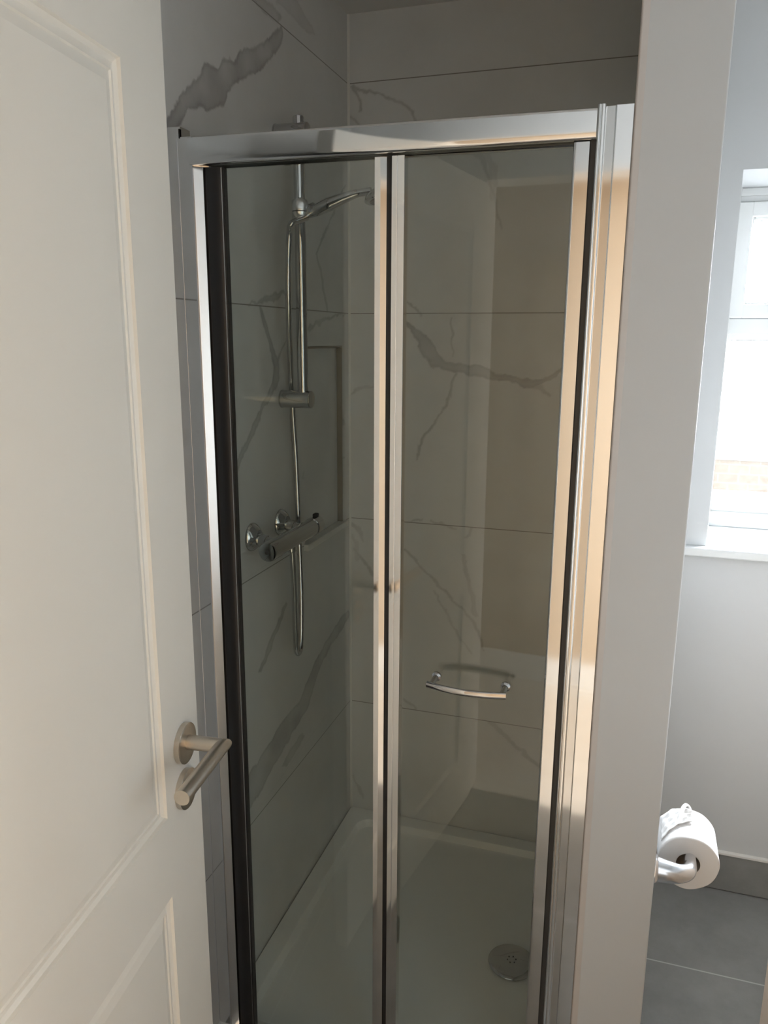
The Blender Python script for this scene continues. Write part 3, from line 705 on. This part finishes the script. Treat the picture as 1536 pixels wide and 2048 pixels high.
# right bead, adjuster, wall channel
part(MB().prism([(0.716, FY + 0.03), (0.716, FY - 0.001)] + arc(0.7195, FY - 0.0015, 0.0035, 180, 270, 5, 0.005)[1:] + [(0.7215, FY - 0.005), (0.7220, FY - 0.0058), (0.7228, FY - 0.0065)] + arc(0.7248, FY - 0.0022, 0.0032, 270, 360, 5, 0.0043)[1:] + [(0.728, FY + 0.001), (0.728, FY + 0.03)], Zb, 1.874), 'frame_post', M['chrome'], smooth=60)
part(MB().prism([(0.728, FY + 0.03), (0.728, FY + 0.0012), (0.7405, FY + 0.0002), (0.7415, FY - 0.0022), (0.7430, FY - 0.0028), (0.766, FY - 0.0025), (0.7675, FY + 0.0005), (0.7675, FY + 0.03)], Zb, 1.872), 'wall_channel', M['chrome'], smooth=50)
part(MB().box(0.709, 0.716, FY + 0.008, FY + 0.024, Zb, 1.829), 'seal', M['dark_gasket'])
# head rail with a softly bulging face and a down-turned lip
zr0, zr1 = 1.8285, 1.871
rail = [ (FY - 0.009, zr1)]
for i in range(13):
    t = i / 12
    rail.append((FY - 0.0105 - 0.0005 * (1 - (2 * t - 1) ** 2), zr1 - 0.0015 - (zr1 - zr0 - 0.0075) * t))
rail += [(FY - 0.0098, zr0 + 0.0035), (FY - 0.0075, zr0 + 0.0012), (FY - 0.006, zr0), (FY - 0.003, zr0), (FY - 0.003, zr0 + 0.006), (FY + 0.034, zr0 + 0.006), (FY + 0.034, zr0), (FY + 0.04, zr0), (FY + 0.04, zr1)]
# the rail sits a touch out of square with the wall
RQ = Matrix.Translation((0.383, FY, 0)) @ Matrix.Rotation(FOLD, 4, 'Z') @ Matrix.Translation((-0.383, -FY, 0))
part(MB().prism(rail, 0.0515, 0.7155, 'x', RQ), 'head_rail', M['chrome'], smooth=60)
part(MB().box(0.0715, 0.709, FY + 0.005, FY + 0.033, zr0 + 0.003, zr0 + 0.0058), 'rail_seal', M['gasket'])
br_ = [(FY + 0.03, Zb), (FY - 0.008, Zb), (FY - 0.010, Zb + 0.004), (FY - 0.008, Zb + 0.018), (FY - 0.002, Zb + 0.026), (FY + 0.03, Zb + 0.03)]
part(MB().prism(br_, 0.050, 0.716, 'x'), 'sill_rail', M['chrome'], smooth=60)
zs0, zs1 = Zb + 0.032, zr0 - 0.002
def turn(x, sgn):
    return Matrix.Translation((x, FY + 0.01, 0)) @ Matrix.Rotation(sgn * FOLD, 4, 'Z') @ Matrix.Translation((-x, -FY - 0.01, 0))
def leaf(x0, x1, q):
    """one folding leaf: the glass with its two stiles"""
    m = MB().box(x0 + 0.01, x1 - 0.01, FY + 0.008, FY + 0.013, zs0 + 0.004, zr0 + 0.0028)
    m.bm.transform(q)
    return part(m, 'door_panel', M['shower_glass'], smooth=0)
def stile(pts, parent, label=None, m='chrome', q=None):
    o = MB().prism(pts, zs0, zs1, mat=q).build('stile', M[m], parent, 40, label)
    return o
QL, QR = turn(0.0715, 1), turn(0.709, -1)
L1 = leaf(0.0715, 0.395, QL); L1['label'] = 'left glass leaf with a hinge stile coloured as its dark reflection'
stile([(0.0715, FY + 0.020), (0.0715, FY + 0.0045), (0.0725, FY + 0.0030), (0.080, FY + 0.0012), (0.088, FY + 0.0018), (0.0965, FY + 0.0042), (0.1000, FY + 0.0065), (0.1000, FY + 0.020)], L1, m='stile_reflection', label='hinge-side stile with its dark reflection put into the colour', q=QL)
MB().box(0.1000, 0.1018, FY + 0.0035, FY + 0.020, zs0, zs1, mat=QL).build('edge_strip', M['chrome'], L1)
MB().box(0.1018, 0.1034, FY + 0.0055, FY + 0.020, zs0, zs1, mat=QL).build('edge_seal', M['gasket'], L1)
stile([(0.374, FY + 0.018), (0.374, FY + 0.001), (0.3746, FY), (0.3835, FY), (0.3845, FY + 0.0001), (0.3942, FY + 0.0014), (0.395, FY + 0.0025), (0.395, FY + 0.018)], L1, q=QL)
L2 = leaf(0.403, 0.709, QR); L2['label'] = 'right glass leaf with the small bar handle'
stile([(0.403, FY + 0.018), (0.403, FY + 0.001), (0.4036, FY), (0.412, FY), (0.4126, FY + 0.0004), (0.4134, FY), (0.4244, FY), (0.425, FY + 0.001), (0.425, FY + 0.018)], L2, q=QR)
stile([(0.684, FY + 0.018), (0.684, FY + 0.003), (0.6852, FY + 0.001), (0.6885, FY - 0.0005), (0.7075, FY - 0.0005), (0.709, FY + 0.0015), (0.709, FY + 0.018)], L2, q=QR)
part(MB().box(0.3945, 0.4035, FY + 0.0125, FY + 0.026, zs0, zr0), 'hinge_seal', M['gasket'])
# small bow handle on the right leaf
gh = MB()
hz = 0.952
for hx in (0.493, 0.618):
    gh.lathe([(0, -0.001), (0.0085, -0.001), (0.0085, 0.004), (0.0065, 0.006), (0.0052, 0.007), (0.0048, 0.040), (0, 0.040)], (hx, FY + 0.008, hz), (0, -1, 0), 28)
hp = spline([(0.486, FY - 0.031, hz), (0.52, FY - 0.039, hz), (0.5555, FY - 0.042, hz), (0.59, FY - 0.039, hz), (0.625, FY - 0.031, hz)], 8)
gh.tube(hp, 0.0062, 20, sx=0.62, sy=1.0)
gh.bm.transform(QR)
gh.build('bar_handle', M['polished_chrome'], L2, label='small bowed chrome bar handle')

# ------------------------------------------------------------------ shower fittings
rr = empty('shower_rail', (0.0, -0.462, 1.40), 'vertical chrome riser rail on the left marble wall inside the shower', 'shower rail')
def loc(o, root): o.matrix_parent_inverse = Matrix.Translation(-root.location); return o
BX, BY = 0.055, -0.462
loc(MB().lathe([(0, 1.392), (0.0125, 1.392), (0.0125, 2.012), (0.011, 2.015), (0, 2.015)], (BX, BY, 0), (0, 0, 1), 40).build('rail', M['polished_chrome'], rr), rr)
for z in (1.403, 1.982):
    loc(MB().lathe([(0, 0.001), (0.0215, 0.001), (0.0215, 0.004), (0.0205, 0.006), (0.0205, 0.074), (0.0195, 0.0765), (0.017, 0.0775), (0, 0.0775)], (0, BY, z), (1, 0, 0), 40).build('rail_bracket', M['polished_chrome'], rr), rr)
sl = MB()
sl.lathe([(0, -0.022), (0.016, -0.022), (0.018, -0.019), (0.018, 0.019), (0.016, 0.022), (0, 0.022)], (BX, BY, 1.822), (0, 0, 1), 32)
sl.lathe([(0, 0), (0.010, 0), (0.012, 0.012), (0.013, 0.028), (0, 0.030)], (BX + 0.012, BY - 0.004, 1.817), (1, -0.25, 0.2), 28)
slo = loc(sl.build('slider', M['polished_chrome'], rr), rr)
kb = MB()
prof = []
for i in range(13):
    a = PI / 2 * i / 12
    prof.append((math.cos(a), 0.012 + 0.009 * math.sin(a)))
prof = [(0, 0), (0.9, 0.0), (1.0, 0.003), (1.0, 0.012)] + prof[1:]
kb.lathe([(r_ * 0.0175 if r_ > 1e-6 else 0, h) for r_, h in prof], (0, 0, 0), (0, -1, 0), 40)
for v in kb.bm.verts: v.co.z *= 1.28
KQ = Matrix.Translation((BX, BY, 1.823)) @ Matrix.Rotation(math.radians(25), 4, 'Z') @ Matrix.Translation((0, -0.010, 0))
kb.bm.transform(KQ)
kbo = kb.build('clamp_knob', M['satin_chrome'], slo)
cl_ = MB()
cl_.tube([KQ @ Vector((0.0160 * math.cos(a), -0.0122 - 0.0082 * math.sin(a), -0.0065)) for a in [PI * i / 16 for i in range(17)]], 0.0010, 8)
cl_.build('clamp_line', M['gasket'], kbo)

hs = empty('hand_shower', (0.08, -0.475, 1.818), 'chrome hand shower resting in the rail slider, its head tilted over the tray', 'shower head')
h_ = MB()
hpth = spline([(0.074, -0.470, 1.812), (0.098, -0.470, 1.819), (0.128, -0.470, 1.830), (0.168, -0.470, 1.843), (0.198, -0.470, 1.850), (0.226, -0.470, 1.852)], 8)
nR = len(hpth)
hr = [0.0100, 0.0130, 0.0150, 0.0110, 0.0078, 0.0085]
h_.tube(hpth, [float(np.interp(i / (nR - 1) * 5, range(6), hr)) for i in range(nR)], 24)
loc(h_.build('handle', M['polished_chrome'], hs), hs)
hh = loc(MB().lathe([(0, 0.013), (0.015, 0.0125), (0.030, 0.008), (0.042, 0.0), (0.046, -0.007), (0.046, -0.011), (0.043, -0.0135), (0, -0.0135)], (0.256, -0.470, 1.848), (-0.22, 0, 1), 48).build('head', M['polished_chrome'], hs), hs)
MB().lathe([(0, -0.0132), (0.036, -0.0132), (0.034, -0.0155), (0, -0.016)], (0.256, -0.470, 1.848), (-0.22, 0, 1), 40).build('spray_plate', M['dark_gasket'], hh)

hose = MB()
hose.tube(spline([(0.0755, -0.4735, 1.8035), (0.0735, -0.5000, 1.7960), (0.068, -0.5372, 1.7837), (0.056, -0.522, 1.7676), (0.05, -0.5158, 1.7322), (0.048, -0.5173, 1.6689), (0.042, -0.5048, 1.6051), (0.03, -0.477, 1.528), (0.018, -0.4463, 1.4466), (0.0135, -0.4331, 1.3984), (0.012, -0.424, 1.3374), (0.013, -0.4179, 1.2631), (0.016, -0.4178, 1.1503), (0.02, -0.4241, 1.0752), (0.028, -0.4369, 0.9885), (0.036, -0.4528, 0.9023), (0.042, -0.4702, 0.8163), (0.046, -0.4868, 0.786), (0.05, -0.5082, 0.7831), (0.054, -0.5283, 0.8034), (0.057, -0.5358, 0.8494), (0.061, -0.5459, 0.9482), (0.064, -0.5574, 1.0259), (0.0645, -0.5633, 1.0699), (0.0645, -0.564, 1.0856)], 6), 0.0068, 16)
ho = tag(hose.build('shower_hose', M['polished_chrome']), 'chrome hose looping from the hand shower down to the bar valve', 'hose')

vz = 1.092
va = empty('shower_valve', (0.0, -0.5615, vz), 'chrome bar mixer valve on two round wall plates in the shower', 'shower valve')
loc(MB().lathe([(0, -0.098), (0.0205, -0.098), (0.021, -0.095), (0.021, 0.095), (0.0205, 0.098), (0, 0.098)], (0.066, -0.551, vz), (0, 1, 0), 40).build('body', M['polished_chrome'], va), va)
for sgn in (-1, 1):
    kn = loc(MB().lathe([(0, 0.0985), (0.0195, 0.0985), (0.0222, 0.101), (0.0222, 0.136), (0.0205, 0.141), (0.016, 0.1425), (0, 0.143)], (0.066, -0.551, vz), (0, sgn, 0), 40).build('control_knob', M['polished_chrome'], va), va)
    MB().lathe([(0, 0.1425), (0.005, 0.1425), (0.0045, 0.1445), (0, 0.1448)], (0.066, -0.551, vz), (0, sgn, 0), 20).build('knob_cap', M['dark_gasket'], kn)
    if sgn > 0:
        MB().box(0.060, 0.072, -0.430, -0.412, vz + 0.020, vz + 0.029, 0.003).build('temperature_stop', M['gasket'], kn)
for yy in (-0.6365, -0.4865):
    es = loc(MB().lathe([(0, 0.0005), (0.0325, 0.0005), (0.0325, 0.003), (0.030, 0.008), (0.022, 0.016), (0.0165, 0.019), (0.0165, 0.020), (0, 0.020)], (0, yy, 1.108), (1, 0, 0), 40).build('wall_plate', M['polished_chrome'], va), va)
    MB().lathe([(0, 0.019), (0.0125, 0.019), (0.0125, 0.024), (0.0155, 0.025), (0.0155, 0.037), (0.0125, 0.038), (0.0125, 0.056), (0, 0.056)], (0, yy, 1.105), (1, 0, -0.17), 24).build('union_nut', M['polished_chrome'], es)
loc(MB().lathe([(0, -0.034), (0.0085, -0.034), (0.0105, -0.030), (0.0105, -0.018), (0, -0.018)], (0.0645, -0.5640, vz), (0, 0, 1), 24).build('hose_outlet', M['polished_chrome'], va), va)

# ------------------------------------------------------------------ toilet roll and its holder
RX, RY0, RZ = 0.953, -0.780, 0.597
hold = empty('toilet_roll_holder', (X1, -0.835, 0.615), 'satin chrome toilet roll holder on the side of the partition wall', 'toilet roll holder')
loc(MB().lathe([(0, 0.0), (0.027, 0.0), (0.027, 0.004), (0.024, 0.008), (0.0215, 0.009), (0, 0.009)], (X1, -0.838, 0.615), (1, 0, 0), 40).build('wall_plate', M['satin_chrome'], hold), hold)
ap = spline([(X1 + 0.006, -0.838, 0.615), (X1 + 0.025, -0.838, 0.614), (X1 + 0.045, -0.835, 0.612), (X1 + 0.060, -0.824, 0.611), (X1 + 0.066, -0.806, 0.610), (RX + 0.002, -0.780, 0.609), (RX + 0.002, -0.69, 0.609), (RX + 0.002, -0.665, 0.609)], 8)
na = len(ap)
loc(MB().tube(ap, [0.0215 - 0.0105 * min(1, i / (na * 0.60)) for i in range(na)], 28, caps=True).build('arm', M['satin_chrome'], hold), hold)

roll = empty('toilet_roll', (RX, RY0, RZ), 'white toilet roll with a crumpled loose end, hanging beside the partition', 'toilet roll')
RL, RO, RI = 0.100, 0.054, 0.021
rb = bmesh.new()
n = 72
def roll_r(i, k):
    a = 2 * PI * i / n
    r = RO + 0.0006 * math.sin(3 * a + 0.4) + 0.0004 * math.sin(7 * a)
    # crumpled wrap on the upper left of the roll
    w = math.exp(-((a - math.radians(118)) / 0.45) ** 2)
    w *= min(1, max(0, (k - 3) / 8))
    r += w * (0.0012 * math.sin(k * 1.1 + i * 0.9) + 0.0009 * math.sin(k * 1.9 - i * 1.3))
    return r
nk = 28
rg = []
for k in range(nk + 1):
    y = RL * k / nk
    e = 0.0022 * (max(0, 1 - k / 1.2) ** 2 + max(0, 1 - (nk - k) / 1.2) ** 2)
    rg.append([rb.verts.new(((roll_r(i, k) - e) * math.cos(2 * PI * i / n), y, (roll_r(i, k) - e) * math.sin(2 * PI * i / n))) for i in range(n)])
inn = [[rb.verts.new((RI * math.cos(2 * PI * i / n), y, RI * math.sin(2 * PI * i / n))) for i in range(n)] for y in (0.0, RL)]
def bridge(A, B):
    for i in range(n): rb.faces.new((A[i], A[(i + 1) % n], B[(i + 1) % n], B[i]))
for A, B in zip(rg, rg[1:]): bridge(A, B)
bridge(inn[0], rg[0]); bridge(rg[-1], inn[1]); bridge(inn[1], inn[0])
bmesh.ops.recalc_face_normals(rb, faces=rb.faces[:])
m_ = MB(); m_.bm.free(); m_.bm = rb
m_.build('paper', M['paper'], roll, smooth=60)
cbm = MB()
cbm.tube([(0, 0.001, 0), (0, RL - 0.001, 0)], RI - 0.0002, 40, caps=False)
cbm.tube([(0, 0.001, 0), (0, RL - 0.001, 0)], RI - 0.0016, 40, caps=False)
cbm.build('cardboard_core', M['card'], roll, smooth=60)
# loose end: a pleated strip folded to a point that stands off the top of the roll
tl = bmesh.new()
rows = []
nt, nw = 18, 12
for j in range(nt + 1):
    t = j / nt
    a = math.radians(150 - 66 * t)
    row = []
    for k in range(nw + 1):
        u = k / nw
        y = 0.014 + 0.078 * (u * (1 - 0.45 * t) + 0.45 * t)
        r = RO + 0.0016 + 0.0030 * t * t + 0.0026 * math.sin(u * 22 + t * 3) * (0.3 + 0.9 * t) + 0.0007 * math.sin(t * 23 + u * 7)
        row.append((r * math.cos(a), y, r * math.sin(a)))
    rows.append(row)
V_ = [[tl.verts.new(p) for p in row] for row in rows]
for j in range(nt):
    for k in range(nw): tl.faces.new((V_[j][k], V_[j][k + 1], V_[j + 1][k + 1], V_[j + 1][k]))
m_ = MB(); m_.bm.free(); m_.bm = tl
to = m_.build('loose_end', M['paper'], roll, smooth=70, label='crumpled loose end of paper')
sd = to.modifiers.new('thickness', 'SOLIDIFY'); sd.thickness = 0.0008
cl = MB()
cpth = spline([(-0.018, 0.050, RO - 0.001), (-0.014, 0.066, RO + 0.006), (-0.009, 0.082, RO + 0.011), (-0.003, 0.090, RO + 0.012), (0.003, 0.092, RO + 0.006), (0.005, 0.090, RO - 0.001)], 6)
cl.tube(cpth, 0.004, 12, sx=1.0, sy=0.55)
cl.build('twisted_corner', M['paper'], roll, smooth=70)

# ------------------------------------------------------------------ cream cabinet at the right edge
vc = empty('vanity_cabinet', (1.13, -1.02, 0), 'cream cabinet whose upright edge just shows at the far right by the floor', 'cabinet')
def vp(mb, name, m, parent=None):
    o = mb.build(name, m, parent or vc)
    if parent is None: o.matrix_parent_inverse = Matrix.Translation(-vc.location)
    return o
CX = 1.122
vp(MB().box(CX + 0.018, XR - 0.002, -1.35, -0.70, 0.0, 0.80, 0.002), 'carcass', M['cream'])
for ya, yb in ((-1.35, -1.027), (-1.023, -0.70)):
    dr_ = vp(MB().box(CX, CX + 0.018, ya + 0.001, yb - 0.001, 0.005, 0.795, 0.003), 'cabinet_door', M['cream'])
    yk = yb - 0.04 if ya < -1.2 else ya + 0.04
    MB().lathe([(0, 0), (0.006, 0), (0.005, 0.012), (0.013, 0.018), (0.012, 0.025), (0, 0.027)], (CX, yk, 0.62), (-1, 0, 0), 24).build('knob', M['nickel'], dr_)
vp(MB().box(CX - 0.012, XR - 0.002, -1.362, -0.688, 0.80, 0.83, 0.004), 'worktop', M['stone_top'])

# made-up frame round the added fill light at the right-hand end of the hall
w2 = MB()
ring(w2, 0, 0.9, 0.0, 2.05, 0.09, 0.0, 0.05, 0.004)
w2.bm.transform(Matrix.Translation((2.545, -2.95 + 0.0, 0)) @ Matrix.Rotation(PI / 2, 4, 'Z'))
tag(w2.build('hall_fill_frame', M['upvc']), 'white frame added round the fill light at the end of the hall', 'window', kind='structure')

HLX, HLY = 1.95, -2.54  # unseen ceiling lamp added to brighten the hall and bounce into the bathroom
hl_ = empty('hall_fill_fixture', (HLX, HLY, CEIL), 'round ceiling lamp added as an unseen fill light in the hall', 'lamp')
loc(MB().lathe([(0, 0), (0.15, 0), (0.15, 0.02), (0.145, 0.024), (0, 0.024)], (HLX, HLY, CEIL), (0, 0, -1), 40).build('fill_lamp_base', M['white_gloss'], hl_), hl_)
loc(MB().lathe([(0.135, 0.024), (0.135, 0.05), (0.128, 0.054), (0.128, 0.03), (0, 0.03)], (HLX, HLY, CEIL), (0, 0, -1), 40).build('fill_lamp_rim', M['lamp'], hl_), hl_)
la = bpy.data.lights.new('hall_fill_lamp', 'AREA'); la.shape = 'DISK'; la.size = 0.24; la.energy = 21; la.color = (1.0, 0.93, 0.83)
lo = bpy.data.objects.new('hall_fill_lamp', la); lo.location = (HLX, HLY, CEIL - 0.045); col.objects.link(lo)
